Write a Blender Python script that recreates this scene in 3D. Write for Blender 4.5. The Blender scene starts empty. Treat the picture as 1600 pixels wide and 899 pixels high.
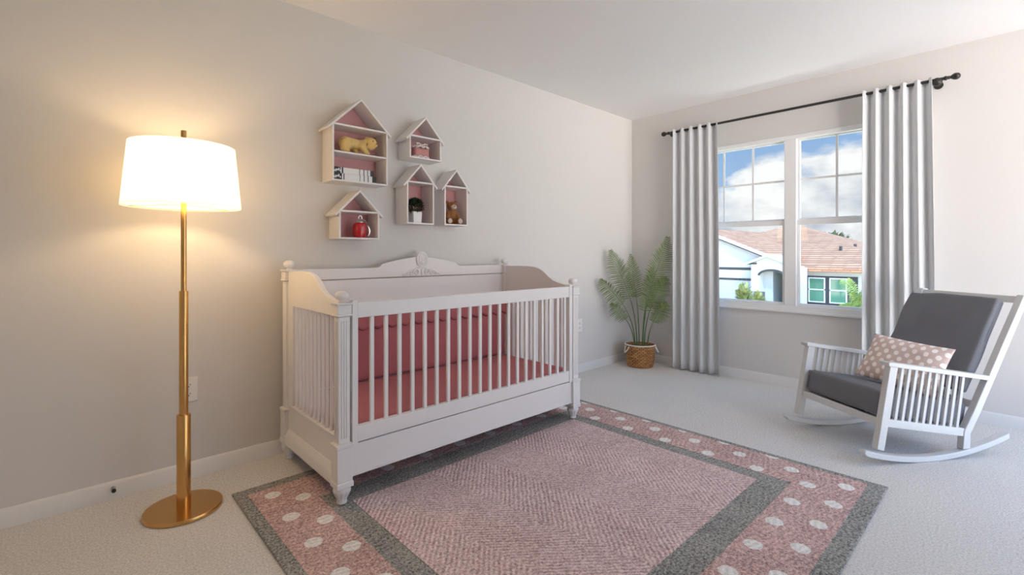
import bpy, bmesh, math, random
from mathutils import Vector, Matrix, noise
random.seed(7)
PI = math.pi
C = bpy.context.scene.collection
scn = bpy.context.scene

# ------------------------------------------------------------------ materials
def new_mat(name):
    m = bpy.data.materials.new(name); m.use_nodes = True
    nt = m.node_tree
    return m, nt, nt.nodes['Principled BSDF']

def N(nt, kind, **kw):
    n = nt.nodes.new(kind)
    for k, v in kw.items():
        if k.startswith('i_'):
            key = k[2:]
            n.inputs[int(key) if key.isdigit() else key].default_value = v
        else:
            setattr(n, k, v)
    return n

def math_n(nt, op, a, b=None, c=None):
    n = nt.nodes.new('ShaderNodeMath'); n.operation = op
    for i, x in enumerate((a, b, c)):
        if x is None: continue
        if isinstance(x, (int, float)): n.inputs[i].default_value = x
        else: nt.links.new(x, n.inputs[i])
    return n.outputs[0]

def mixcol(nt, fac, a, b):
    n = nt.nodes.new('ShaderNodeMix'); n.data_type = 'RGBA'
    for s, x in ((n.inputs[0], fac), (n.inputs[6], a), (n.inputs[7], b)):
        if isinstance(x, (int, float)): s.default_value = x
        elif isinstance(x, tuple): s.default_value = (*x[:3], 1)
        else: nt.links.new(x, s)
    return n.outputs[2]

def srgb(r, g, b):
    f = lambda c: ((c / 255) / 12.92) if c <= 10 else (((c / 255) + .055) / 1.055) ** 2.4
    return (f(r), f(g), f(b))

def pm(name, col, rough=.5, metal=0.0, spec=None, nscale=0, namt=0.0, bump=0.0, bscale=None, detail=3, coat=0.0, emit=None, estr=0):
    """plain painted / metal / cloth surface with an optional noise in colour and relief"""
    m, nt, p = new_mat(name)
    p.inputs['Roughness'].default_value = rough
    p.inputs['Metallic'].default_value = metal
    if spec is not None: p.inputs['Specular IOR Level'].default_value = spec
    if coat: p.inputs['Coat Weight'].default_value = coat
    p.inputs['Base Color'].default_value = (*col, 1)
    if emit:
        p.inputs['Emission Color'].default_value = (*emit, 1); p.inputs['Emission Strength'].default_value = estr
    if nscale:
        tc = N(nt, 'ShaderNodeTexCoord')
        nz = N(nt, 'ShaderNodeTexNoise', i_Scale=nscale, i_Detail=detail)
        nt.links.new(tc.outputs['Object'], nz.inputs['Vector'])
        if namt:
            a = tuple(max(0, c * (1 - namt)) for c in col); b = tuple(min(1, c * (1 + namt)) for c in col)
            nt.links.new(mixcol(nt, nz.outputs['Fac'], a, b), p.inputs['Base Color'])
        if bump:
            nb = nz
            if bscale:
                nb = N(nt, 'ShaderNodeTexNoise', i_Scale=bscale, i_Detail=detail)
                nt.links.new(tc.outputs['Object'], nb.inputs['Vector'])
            bp = N(nt, 'ShaderNodeBump', i_Strength=bump, i_Distance=.01)
            nt.links.new(nb.outputs['Fac'], bp.inputs['Height'])
            nt.links.new(bp.outputs['Normal'], p.inputs['Normal'])
    return m

M = {}
M['wall'] = pm('wall_paint', (.70, .675, .65), .85, nscale=60, namt=.01, bump=.03, bscale=220)
M['ceiling'] = pm('ceiling_paint', (.90, .885, .87), .9, nscale=45, namt=.01, bump=.08, bscale=160)
M['trim'] = pm('trim_paint', (.78, .765, .75), .45, nscale=30, namt=.01)
M['crib'] = pm('white_lacquer', (.80, .775, .765), .35, nscale=18, namt=.012)
M['shelf'] = pm('shelf_white', (.83, .80, .785), .5, nscale=25, namt=.015)
M['shelf_pink'] = pm('shelf_pink', srgb(214, 158, 158), .6, nscale=25, namt=.03)
M['brass'] = pm('brushed_brass', srgb(222, 172, 106), .22, metal=1.0, nscale=40, namt=.06)
M['pink_sheet'] = pm('pink_sheet', srgb(186, 114, 120), .9, nscale=9, namt=.05, bump=.35, bscale=14)
M['pink_bumper'] = pm('pink_bumper', srgb(178, 104, 110), .9, nscale=40, namt=.05, bump=.2, bscale=20)
M['pink_seam'] = pm('pink_seam', srgb(120, 55, 66), .9, nscale=40, namt=.05)
M['curtain'] = pm('curtain_cloth', (.68, .69, .70), .9, nscale=300, namt=.03, bump=.05, bscale=500)
M['black'] = pm('black_iron', (.02, .018, .016), .45, nscale=60, namt=.3)
M['chair'] = pm('chair_grey_white', (.68, .68, .67), .5, nscale=40, namt=.03)
M['cushion'] = pm('charcoal_cloth', srgb(116, 117, 123), .95, nscale=5, namt=.12, bump=1.0, bscale=6, detail=2)
M['outlet'] = pm('outlet_plastic', (.84, .82, .79), .35, nscale=20, namt=.01)
M['dark'] = pm('dark_slot', (.02, .02, .02), .6, nscale=20, namt=.1)
M['steel'] = pm('steel', (.55, .53, .5), .3, metal=1, nscale=60, namt=.1)
M['soil'] = pm('soil', (.03, .022, .016), 1, nscale=80, namt=.5, bump=.8)
M['rope'] = pm('white_rope', (.80, .77, .74), .9, nscale=200, namt=.1, bump=.4)
M['leaf'] = pm('palm_leaf', srgb(100, 118, 58), .5, nscale=9, namt=.35)
M['stem'] = pm('palm_stem', srgb(86, 112, 62), .6, nscale=14, namt=.25)
M['window'] = pm('window_vinyl', (.86, .85, .84), .35, nscale=20, namt=.01)
M['bear'] = pm('honey_plush', srgb(236, 202, 132), .95, nscale=120, namt=.12, bump=.5, bscale=300)
M['bear_brown'] = pm('brown_plush', srgb(150, 102, 62), .95, nscale=60, namt=.35, bump=.6, bscale=260)
M['bear_cream'] = pm('cream_plush', srgb(222, 202, 190), .95, nscale=120, namt=.1, bump=.5, bscale=300)
M['pot'] = pm('white_ceramic', (.82, .81, .80), .25, nscale=20, namt=.01)
M['bush'] = pm('dark_leaf', srgb(38, 52, 34), .5, nscale=60, namt=.4)
M['red'] = pm('red_glaze', srgb(190, 14, 22), .1, coat=.6, nscale=20, namt=.05)
M['silver'] = pm('silver', (.80, .78, .76), .22, metal=1, nscale=40, namt=.05)
M['trinket'] = pm('trinket_pink', srgb(198, 134, 132), .45, nscale=30, namt=.06)
M['lace'] = pm('trinket_lace', (.78, .74, .71), .5, nscale=120, namt=.15, bump=.4)
M['book_white'] = pm('book_white', (.80, .79, .79), .5, nscale=30, namt=.02)
M['book_black'] = pm('book_black', (.018, .018, .02), .5, nscale=30, namt=.1)
M['paper'] = pm('book_paper', (.75, .73, .68), .8, nscale=200, namt=.06)
M['stucco'] = pm('stucco', (.66, .66, .65), .9, nscale=8, namt=.02, bump=.1, bscale=60)
M['stucco_shaded'] = pm('stucco_in_shade', (.56, .58, .62), .9, nscale=8, namt=.02)  # gable stucco, its shade put into a greyer colour
M['dark_trim'] = pm('dark_trim', (.045, .042, .045), .6, nscale=8, namt=.1)
M['garage_door'] = pm('garage_door', (.52, .51, .51), .7, nscale=6, namt=.02)
M['stone'] = pm('stone_veneer', (.12, .12, .125), .9, nscale=5, namt=.6, bump=.6)
M['house_glass'] = pm('house_glass', srgb(92, 138, 112), .06, nscale=1.2, namt=.25)
M['yard'] = pm('lawn', (.22, .30, .12), 1, nscale=3, namt=.4)
M['shrub'] = pm('shrub_leaf', srgb(158, 160, 98), .6, nscale=3, namt=.4)
M['yard_palm'] = pm('yard_palm_leaf', srgb(142, 160, 78), .55, nscale=3, namt=.35)
M['tree'] = pm('tree_leaf', srgb(90, 104, 72), .8, nscale=1, namt=.4)
M['bark'] = pm('bark', (.12, .09, .06), .9, nscale=8, namt=.4)

def shingle():
    m, nt, p = new_mat('roof_shingle')
    tc = N(nt, 'ShaderNodeTexCoord')
    br = N(nt, 'ShaderNodeTexBrick', i_Scale=1.0)
    br.offset = .5
    br.inputs['Color1'].default_value = (*srgb(214, 160, 120), 1)
    br.inputs['Color2'].default_value = (*srgb(184, 130, 96), 1)
    br.inputs['Mortar'].default_value = (*srgb(160, 110, 82), 1)
    br.inputs['Mortar Size'].default_value = .02
    br.inputs['Brick Width'].default_value = .55
    br.inputs['Row Height'].default_value = .10
    sep = N(nt, 'ShaderNodeSeparateXYZ'); nt.links.new(tc.outputs['Object'], sep.inputs[0])
    cmb = N(nt, 'ShaderNodeCombineXYZ')
    nt.links.new(math_n(nt, 'ADD', sep.outputs[0], sep.outputs[1]), cmb.inputs[0])
    nt.links.new(sep.outputs[2], cmb.inputs[1])
    nt.links.new(cmb.outputs[0], br.inputs['Vector'])
    nt.links.new(br.outputs['Color'], p.inputs['Base Color'])
    p.inputs['Roughness'].default_value = .95
    return m
M['shingle'] = shingle()

def carpet_mat():
    m, nt, p = new_mat('carpet')
    tc = N(nt, 'ShaderNodeTexCoord')
    a = N(nt, 'ShaderNodeTexNoise', i_Scale=120, i_Detail=4, i_Roughness=.7)
    b = N(nt, 'ShaderNodeTexNoise', i_Scale=2.2, i_Detail=2)
    v = N(nt, 'ShaderNodeTexVoronoi', i_Scale=150)
    for n in (a, b, v): nt.links.new(tc.outputs['Object'], n.inputs['Vector'])
    r = N(nt, 'ShaderNodeValToRGB'); nt.links.new(a.outputs['Fac'], r.inputs[0])
    r.color_ramp.elements[0].position = .32; r.color_ramp.elements[0].color = (.50, .475, .45, 1)
    r.color_ramp.elements[1].position = .66; r.color_ramp.elements[1].color = (.90, .88, .855, 1)
    c = mixcol(nt, math_n(nt, 'MULTIPLY', b.outputs['Fac'], .35), r.outputs[0], (.84, .82, .80))
    nt.links.new(c, p.inputs['Base Color'])
    h = math_n(nt, 'ADD', a.outputs['Fac'], math_n(nt, 'MULTIPLY', v.outputs['Distance'], .6))
    bp = N(nt, 'ShaderNodeBump', i_Strength=.55, i_Distance=.008)
    nt.links.new(h, bp.inputs['Height']); nt.links.new(bp.outputs['Normal'], p.inputs['Normal'])
    p.inputs['Roughness'].default_value = 1; p.inputs['Specular IOR Level'].default_value = .1
    return m
M['carpet'] = carpet_mat()

def rug_mat(name, lo, hi, zig=True, amt=1.0, wv=.30):
    m, nt, p = new_mat(name)
    tc = N(nt, 'ShaderNodeTexCoord')
    sep = N(nt, 'ShaderNodeSeparateXYZ'); nt.links.new(tc.outputs['Object'], sep.inputs[0])
    X, Y = sep.outputs[0], sep.outputs[1]
    wob = N(nt, 'ShaderNodeTexNoise', i_Scale=14, i_Detail=2); nt.links.new(tc.outputs['Object'], wob.inputs['Vector'])
    tri = math_n(nt, 'PINGPONG', math_n(nt, 'ADD', X, math_n(nt, 'MULTIPLY', Y, .15)), .30)
    row = math_n(nt, 'ADD', math_n(nt, 'ADD', Y, math_n(nt, 'MULTIPLY', tri, .95 if zig else .3)), math_n(nt, 'MULTIPLY', wob.outputs['Fac'], .02))
    wave = math_n(nt, 'MULTIPLY_ADD', math_n(nt, 'SINE', math_n(nt, 'MULTIPLY', row, 2 * PI / .027)), .5, .5)
    sp = N(nt, 'ShaderNodeTexNoise', i_Scale=105, i_Detail=3, i_Roughness=.75); nt.links.new(tc.outputs['Object'], sp.inputs['Vector'])
    vo = N(nt, 'ShaderNodeTexVoronoi', i_Scale=130); nt.links.new(tc.outputs['Object'], vo.inputs['Vector'])
    big = N(nt, 'ShaderNodeTexNoise', i_Scale=3, i_Detail=2); nt.links.new(tc.outputs['Object'], big.inputs['Vector'])
    f = math_n(nt, 'ADD', math_n(nt, 'MULTIPLY', wave, wv), math_n(nt, 'MULTIPLY_ADD', sp.outputs['Fac'], 2.4, -.95))
    f = math_n(nt, 'ADD', f, math_n(nt, 'MULTIPLY', vo.outputs['Distance'], .35))
    f = math_n(nt, 'ADD', f, math_n(nt, 'MULTIPLY_ADD', big.outputs['Fac'], .4, -.2))
    cl = N(nt, 'ShaderNodeClamp'); nt.links.new(f, cl.inputs[0])
    nt.links.new(mixcol(nt, cl.outputs[0], lo, hi), p.inputs['Base Color'])
    bp = N(nt, 'ShaderNodeBump', i_Strength=.5 * amt, i_Distance=.008)
    nt.links.new(math_n(nt, 'ADD', math_n(nt, 'MULTIPLY', wave, wv * 3), math_n(nt, 'MULTIPLY', sp.outputs['Fac'], 2.2)), bp.inputs['Height'])
    nt.links.new(bp.outputs['Normal'], p.inputs['Normal'])
    p.inputs['Roughness'].default_value = 1; p.inputs['Specular IOR Level'].default_value = .1
    return m
M['rug_pink'] = rug_mat('rug_pink', srgb(146, 112, 114), srgb(255, 232, 230))
M['rug_band'] = rug_mat('rug_pink_band', srgb(138, 104, 102), srgb(252, 220, 213), zig=False, wv=.12)
M['rug_grey'] = rug_mat('rug_grey', srgb(76, 76, 74), srgb(206, 204, 198), zig=False, wv=.10)
M['rug_dot'] = rug_mat('rug_dot', srgb(205, 200, 196), srgb(255, 252, 248), zig=False, amt=.6)

def basket_mat():
    m, nt, p = new_mat('woven_basket')
    tc = N(nt, 'ShaderNodeTexCoord')
    sep = N(nt, 'ShaderNodeSeparateXYZ'); nt.links.new(tc.outputs['Object'], sep.inputs[0])
    ang = math_n(nt, 'ARCTAN2', sep.outputs[1], sep.outputs[0])
    cmb = N(nt, 'ShaderNodeCombineXYZ'); nt.links.new(math_n(nt, 'MULTIPLY', ang, .16), cmb.inputs[0]); nt.links.new(sep.outputs[2], cmb.inputs[1])
    br = N(nt, 'ShaderNodeTexBrick', i_Scale=1.0); br.offset = .5
    br.inputs['Color1'].default_value = (*srgb(226, 172, 112), 1); br.inputs['Color2'].default_value = (*srgb(186, 126, 74), 1)
    br.inputs['Mortar'].default_value = (*srgb(78, 46, 24), 1)
    br.inputs['Mortar Size'].default_value = .0036; br.inputs['Mortar Smooth'].default_value = .5
    br.inputs['Brick Width'].default_value = .040; br.inputs['Row Height'].default_value = .0165
    nt.links.new(cmb.outputs[0], br.inputs['Vector'])
    nt.links.new(br.outputs['Color'], p.inputs['Base Color'])
    bp = N(nt, 'ShaderNodeBump', i_Strength=.8, i_Distance=.004); bp.invert = True
    nt.links.new(br.outputs['Fac'], bp.inputs['Height']); nt.links.new(bp.outputs['Normal'], p.inputs['Normal'])
    p.inputs['Roughness'].default_value = .85
    return m
M['basket'] = basket_mat()

def dot_cloth():
    m, nt, p = new_mat('polka_dot_cloth')
    tc = N(nt, 'ShaderNodeTexCoord')
    sep = N(nt, 'ShaderNodeSeparateXYZ'); nt.links.new(tc.outputs['Object'], sep.inputs[0])
    ds = []
    for ox, oy in ((0, 0), (.5, .5)):
        fx = math_n(nt, 'SUBTRACT', math_n(nt, 'FRACT', math_n(nt, 'ADD', math_n(nt, 'MULTIPLY', sep.outputs[0], 1 / .058), 20 + ox)), .5)
        fy = math_n(nt, 'SUBTRACT', math_n(nt, 'FRACT', math_n(nt, 'ADD', math_n(nt, 'MULTIPLY', sep.outputs[1], 1 / .074), 20 + oy)), .5)
        fx = math_n(nt, 'MULTIPLY', fx, .058); fy = math_n(nt, 'MULTIPLY', fy, .074 * .8)
        ds.append(math_n(nt, 'SQRT', math_n(nt, 'ADD', math_n(nt, 'MULTIPLY', fx, fx), math_n(nt, 'MULTIPLY', fy, fy))))
    d = math_n(nt, 'MINIMUM', ds[0], ds[1])
    nz = N(nt, 'ShaderNodeTexNoise', i_Scale=90, i_Detail=2); nt.links.new(tc.outputs['Object'], nz.inputs['Vector'])
    d = math_n(nt, 'ADD', d, math_n(nt, 'MULTIPLY_ADD', nz.outputs['Fac'], .006, -.003))
    fac = math_n(nt, 'LESS_THAN', d, .0128)
    nt.links.new(mixcol(nt, fac, srgb(214, 190, 180), srgb(250, 240, 234)), p.inputs['Base Color'])
    bp = N(nt, 'ShaderNodeBump', i_Strength=.25, i_Distance=.004); nt.links.new(fac, bp.inputs['Height'])
    nt.links.new(bp.outputs['Normal'], p.inputs['Normal'])
    p.inputs['Roughness'].default_value = .9
    return m
M['dots'] = dot_cloth()

def glass_mat():
    m, nt, p = new_mat('clear_glass')
    out = [n for n in nt.nodes if n.type == 'OUTPUT_MATERIAL'][0]
    tr = N(nt, 'ShaderNodeBsdfTransparent'); tr.inputs[0].default_value = (.97, .985, .98, 1)
    gl = N(nt, 'ShaderNodeBsdfGlossy'); gl.inputs['Roughness'].default_value = .02
    mx = N(nt, 'ShaderNodeMixShader'); mx.inputs[0].default_value = .035
    nt.links.new(tr.outputs[0], mx.inputs[1]); nt.links.new(gl.outputs[0], mx.inputs[2]); nt.links.new(mx.outputs[0], out.inputs[0])
    return m
M['glass'] = glass_mat()

def shade_mat():
    m, nt, p = new_mat('lit_linen_shade')
    out = [n for n in nt.nodes if n.type == 'OUTPUT_MATERIAL'][0]
    df = N(nt, 'ShaderNodeBsdfDiffuse'); df.inputs[0].default_value = (.85, .82, .74, 1)
    tl = N(nt, 'ShaderNodeBsdfTranslucent'); tl.inputs[0].default_value = (.95, .90, .78, 1)
    mx = N(nt, 'ShaderNodeMixShader'); mx.inputs[0].default_value = .55
    em = N(nt, 'ShaderNodeEmission'); em.inputs[0].default_value = (1, .74, .42, 1); em.inputs[1].default_value = SHADE_EMIT
    ad = N(nt, 'ShaderNodeAddShader')
    nt.links.new(df.outputs[0], mx.inputs[1]); nt.links.new(tl.outputs[0], mx.inputs[2])
    nt.links.new(mx.outputs[0], ad.inputs[0]); nt.links.new(em.outputs[0], ad.inputs[1]); nt.links.new(ad.outputs[0], out.inputs[0])
    return m
SHADE_EMIT = .62
M['shade'] = shade_mat()

# ------------------------------------------------------------------ mesh builder
class MB:
    def __init__(s): s.bm = bmesh.new(); s.mi = 0; s.M = Matrix.Identity(4)
    def v(s, p): return s.bm.verts.new(s.M @ Vector(p))
    def face(s, vs):
        try:
            f = s.bm.faces.new(vs); f.material_index = s.mi; return f
        except ValueError: return None
    def box(s, x0, x1, y0, y1, z0, z1):
        a = [s.v((x, y, z)) for z in (z0, z1) for y in (y0, y1) for x in (x0, x1)]
        for q in ((0, 2, 3, 1), (4, 5, 7, 6), (0, 1, 5, 4), (2, 6, 7, 3), (0, 4, 6, 2), (1, 3, 7, 5)): s.face([a[i] for i in q])
        return s
    def hexa(s, bot, top):
        """bot/top: matching rings of points -> closed solid"""
        a = [s.v(p) for p in bot]; b = [s.v(p) for p in top]; n = len(a)
        s.face(a[::-1]); s.face(b)
        for i in range(n): s.face([a[i], a[(i + 1) % n], b[(i + 1) % n], b[i]])
        return s
    def prism(s, pts, axis, t0, t1):
        """2-D outline extruded along an axis: x -> pts are (y,z); y -> (x,z); z -> (x,y)"""
        f = {'x': lambda p, t: (t, p[0], p[1]), 'y': lambda p, t: (p[0], t, p[1]), 'z': lambda p, t: (p[0], p[1], t)}[axis]
        return s.hexa([f(p, t0) for p in pts], [f(p, t1) for p in pts])
    def lathe(s, prof, c=(0, 0, 0), seg=24, lobes=0, lob=lambda z: 0, cap=True):
        rings = []
        for r, z in prof:
            ring = []
            for k in range(seg):
                a = 2 * PI * k / seg
                rr = r * (1 + (lob(z) * math.cos(lobes * a) if lobes else 0))
                ring.append(s.v((c[0] + rr * math.cos(a), c[1] + rr * math.sin(a), c[2] + z)))
            rings.append(ring)
        for a, b in zip(rings, rings[1:]):
            for k in range(seg): s.face([a[k], a[(k + 1) % seg], b[(k + 1) % seg], b[k]])
        if cap: s.face(rings[0][::-1]); s.face(rings[-1])
        return s
    def tube(s, pts, r, seg=8, closed=False, cap=True):
        pts = [Vector(p) for p in pts]; n = len(pts)
        rad = r if isinstance(r, (list, tuple)) else [r] * n
        rings = []; up = None
        for i, p in enumerate(pts):
            if closed: t = pts[(i + 1) % n] - pts[i - 1]
            else: t = pts[min(i + 1, n - 1)] - pts[max(i - 1, 0)]
            t.normalize()
            if up is None:
                up = Vector((0, 0, 1)) if abs(t.z) < .9 else Vector((1, 0, 0))
            up = (up - t * up.dot(t)).normalized(); w = t.cross(up)
            rings.append([s.v(p + (up * math.cos(2 * PI * k / seg) + w * math.sin(2 * PI * k / seg)) * rad[i]) for k in range(seg)])
        m = n if closed else n - 1
        for i in range(m):
            a, b = rings[i], rings[(i + 1) % n]
            for k in range(seg): s.face([a[k], a[(k + 1) % seg], b[(k + 1) % seg], b[k]])
        if cap and not closed: s.face(rings[0][::-1]); s.face(rings[-1])
        return s
    def ball(s, c, r, seg=16, rings=10, rot=None):
        r = Vector((r, r, r)) if isinstance(r, (int, float)) else Vector(r)
        R = rot or Matrix.Identity(3); c = Vector(c)
        g = []
        for i in range(1, rings):
            th = PI * i / rings
            g.append([s.v(c + R @ Vector((r.x * math.sin(th) * math.cos(2 * PI * k / seg), r.y * math.sin(th) * math.sin(2 * PI * k / seg), r.z * math.cos(th)))) for k in range(seg)])
        t = s.v(c + R @ Vector((0, 0, r.z))); b = s.v(c + R @ Vector((0, 0, -r.z)))
        for k in range(seg):
            k2 = (k + 1) % seg
            s.face([t, g[0][k], g[0][k2]]); s.face([b, g[-1][k2], g[-1][k]])
            for a, d in zip(g, g[1:]): s.face([a[k], d[k], d[k2], a[k2]])
        return s
    def grid(s, nu, nv, fn, closed_u=False):
        g = [[s.v(fn(i / nu, j / nv)) for j in range(nv + 1)] for i in range(nu + (0 if closed_u else 1))]
        for i in range(nu):
            for j in range(nv):
                a, b = g[i], g[(i + 1) % len(g)]
                s.face([a[j], b[j], b[j + 1], a[j + 1]])
        return s

WM = {}   # world matrix of every object we place
def link(name, me, parent=None):
    o = bpy.data.objects.new(name, me); C.objects.link(o)
    if parent: o.parent = parent; WM[o.name] = WM[parent.name]
    else: WM[o.name] = Matrix.Identity(4)
    return o

def finish(mb, name, mats, smooth=True, xf=None, sharp=40):
    bmesh.ops.recalc_face_normals(mb.bm, faces=mb.bm.faces)
    me = bpy.data.meshes.new(name)
    if xf: mb.bm.transform(xf)
    if smooth:
        for f in mb.bm.faces: f.smooth = True
        lim = math.radians(sharp)
        for e in mb.bm.edges:
            if len(e.link_faces) == 2 and e.calc_face_angle(0) > lim: e.smooth = False
    mb.bm.to_mesh(me); mb.bm.free()
    for m in (mats if isinstance(mats, (list, tuple)) else [mats]): me.materials.append(M[m])
    return me

def tag(o, label=None, cat=None, group=None, kind=None):
    if label: o['label'] = label
    if cat: o['category'] = cat
    if group: o['group'] = group
    if kind: o['kind'] = kind
    return o

def bev(o, w=.003, seg=2):
    m = o.modifiers.new('edge', 'BEVEL'); m.width = w; m.segments = seg; m.limit_method = 'ANGLE'; m.angle_limit = math.radians(40)
    return o

def root(name, label, cat, loc, rz=0, group=None, kind=None):
    o = bpy.data.objects.new(name, None); C.objects.link(o)
    o.empty_display_size = .05
    o.location = loc; o.rotation_euler = (0, 0, rz)
    WM[o.name] = Matrix.Translation(loc) @ Matrix.Rotation(rz, 4, 'Z')
    return tag(o, label, cat, group, kind)

def part(name, mb, mats, parent, world=False, b=0, smooth=True, sharp=40, label=None):
    xf = WM[parent.name].inverted() if world else None
    o = link(name, finish(mb, name, mats, smooth, xf, sharp), parent)
    if b: bev(o, b)
    if label: o['label'] = label
    return o

def thing(name, mb, mats, label, cat, loc, group=None, b=0, kind=None, smooth=True, sharp=40):
    """a thing that is one mesh; mb is in world coordinates"""
    me = finish(mb, name, mats, smooth, Matrix.Translation(-Vector(loc)), sharp)
    o = link(name, me); o.location = loc; WM[o.name] = Matrix.Translation(loc)
    if b: bev(o, b)
    return tag(o, label, cat, group, kind)

def struct(name, mb, mats, parent=None, b=0):
    o = link(name, finish(mb, name, mats), parent)
    if parent is None: o['kind'] = 'structure'
    if b: bev(o, b)
    return o

def fuse(mb, voxel, smooth_it=4):
    """melt overlapping blobs into one continuous skin"""
    me = bpy.data.meshes.new('tmp'); bmesh.ops.recalc_face_normals(mb.bm, faces=mb.bm.faces); mb.bm.to_mesh(me); mb.bm.free()
    o = bpy.data.objects.new('tmp', me); C.objects.link(o)
    r = o.modifiers.new('r', 'REMESH'); r.mode = 'VOXEL'; r.voxel_size = voxel
    sm = o.modifiers.new('s', 'SMOOTH'); sm.factor = .5; sm.iterations = smooth_it
    dg = bpy.context.evaluated_depsgraph_get()
    res = bpy.data.meshes.new_from_object(o.evaluated_get(dg))
    bpy.data.objects.remove(o)
    out = MB(); out.bm.from_mesh(res); bpy.data.meshes.remove(res)
    return out

# ------------------------------------------------------------------ room numbers (metres)
WX, WY, CH = 4.778, 3.062, 2.745        # window wall x, left wall y, ceiling height
X0, Y0 = -1.3, -2.4                     # how far the room runs back past the camera
EYE = 1.21
# window opening in the window wall
DX0 = 1.9  # start of the added daylight opening in the unseen right wall
OY0, OY1, OZ0, OZ1 = .46, 2.36, .687, 2.275
WT = .16

# ------------------------------------------------------------------ setting
struct('floor', MB().box(X0 - WT, WX + WT, Y0 - WT, WY + WT, -.12, 0), 'carpet')
struct('ceiling', MB().box(X0 - WT, WX + WT, Y0 - .6, WY + WT, CH, CH + .15), 'ceiling')
struct('wall_left', MB().box(X0, WX + WT, WY, WY + WT, 0, CH), 'wall')
w = MB()
w.box(WX, WX + WT, Y0, OY0, 0, CH); w.box(WX, WX + WT, OY1, WY, 0, CH)
w.box(WX, WX + WT, OY0, OY1, 0, OZ0); w.box(WX, WX + WT, OY0, OY1, OZ1, CH)
bmesh.ops.remove_doubles(w.bm, verts=w.bm.verts, dist=1e-5)
struct('wall_window', w, 'wall')
# the two walls behind the camera: one closed, one with an added wide opening that lets daylight in
struct('wall_rear', MB().box(X0 - WT, X0, Y0, WY + WT, 0, CH), 'wall')
w = MB(); w.box(X0 - WT, DX0, Y0 - WT, Y0, 0, CH); w.box(DX0, WX + WT, Y0 - WT, Y0, 2.52, CH)
struct('wall_right', w, 'wall')
BBH, BBT = .086, .014
prof = [(0, 0), (BBT, 0), (BBT, BBH - .012), (BBT * .55, BBH - .004), (.004, BBH), (0, BBH)]
mb = MB(); mb.prism([(WY - a, z) for a, z in prof], 'x', X0, WX); struct('baseboard_left', mb, 'trim')
mb = MB(); mb.prism([(WX - a, z) for a, z in prof], 'y', Y0, WY - BBT); struct('baseboard_window', mb, 'trim')

# window unit: frame with mullion, two hung sashes each
win = bpy.data.objects.new('window_1', None); C.objects.link(win); win.location = (WX, (OY0 + OY1) / 2, OZ0); win['kind'] = 'structure'
WM['window_1'] = Matrix.Translation(win.location)
mb = MB()
FX0, FX1 = WX - .012, WX + .09
ft = .038
mb.box(FX0, FX1, OY0, OY1, OZ1 - ft, OZ1); mb.box(FX0, FX1, OY0, OY1, OZ0, OZ0 + .052)
mb.box(FX0, FX1, OY0, OY0 + ft, OZ0 + .052, OZ1 - ft); mb.box(FX0, FX1, OY1 - ft, OY1, OZ0 + .052, OZ1 - ft)
MY = 1.412
mb.box(FX0, FX1, MY - .048, MY + .048, OZ0 + .052, OZ1 - ft)
# slim raised lip round the frame
part('window_frame', mb, 'window', win, world=True, b=.003)
mb = MB()
mb.box(WX - .026, WX - .012, OY0 - .012, OY1 + .012, OZ0 - .012, OZ0 + .006)
part('window_sill', mb, 'window', win, world=True, b=.003)
def sash(y0, y1, z0, z1, x0, fr, top):
    x1 = x0 + .03
    m = MB()
    m.box(x0, x1, y0, y1, z0, z0 + fr[0]); m.box(x0, x1, y0, y1, z1 - fr[1], z1)
    m.box(x0, x1, y0, y0 + fr[2], z0 + fr[0], z1 - fr[1]); m.box(x0, x1, y1 - fr[2], y1, z0 + fr[0], z1 - fr[1])
    s = part('sash', m, 'window', win, world=True, b=.003)
    if top:
        m = MB(); gx = (x0 + x1) / 2
        gy0, gy1, gz0, gz1 = y0 + fr[2], y1 - fr[2], z0 + fr[0], z1 - fr[1]
        for k in (1, 2):
            yy = gy0 + (gy1 - gy0) * k / 3; m.box(gx - .009, gx - .002, yy - .009, yy + .009, gz0, gz1)
        zz = (gz0 + gz1) / 2; m.box(gx - .0085, gx - .0025, gy0, gy1, zz - .009, zz + .009)
        part('muntin', m, 'window', s, world=True)
    g = MB(); gx = (x0 + x1) / 2
    g.box(gx, gx + .004, y0 + fr[2] - .004, y1 - fr[2] + .004, z0 + fr[0] - .004, z1 - fr[1] + .004)
    part('pane', g, 'glass', s, world=True)
    return s
for y0, y1 in ((OY0 + ft, MY - .048), (MY + .048, OY1 - ft)):
    sash(y0, y1, 1.49, OZ1 - ft, WX + .045, (.036, .012, .018), True)
    lo = sash(y0, y1, OZ0 + .052, 1.508, WX + .012, (.022, .044, .024), False)
    m = MB(); yc = (y0 + y1) / 2
    m.box(WX + .006, WX + .022, yc - .03, yc + .03, 1.508, 1.516); m.box(WX + .009, WX + .02, yc - .012, yc + .012, 1.516, 1.524)
    part('latch', m, 'window', lo, world=True, b=.001)

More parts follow.
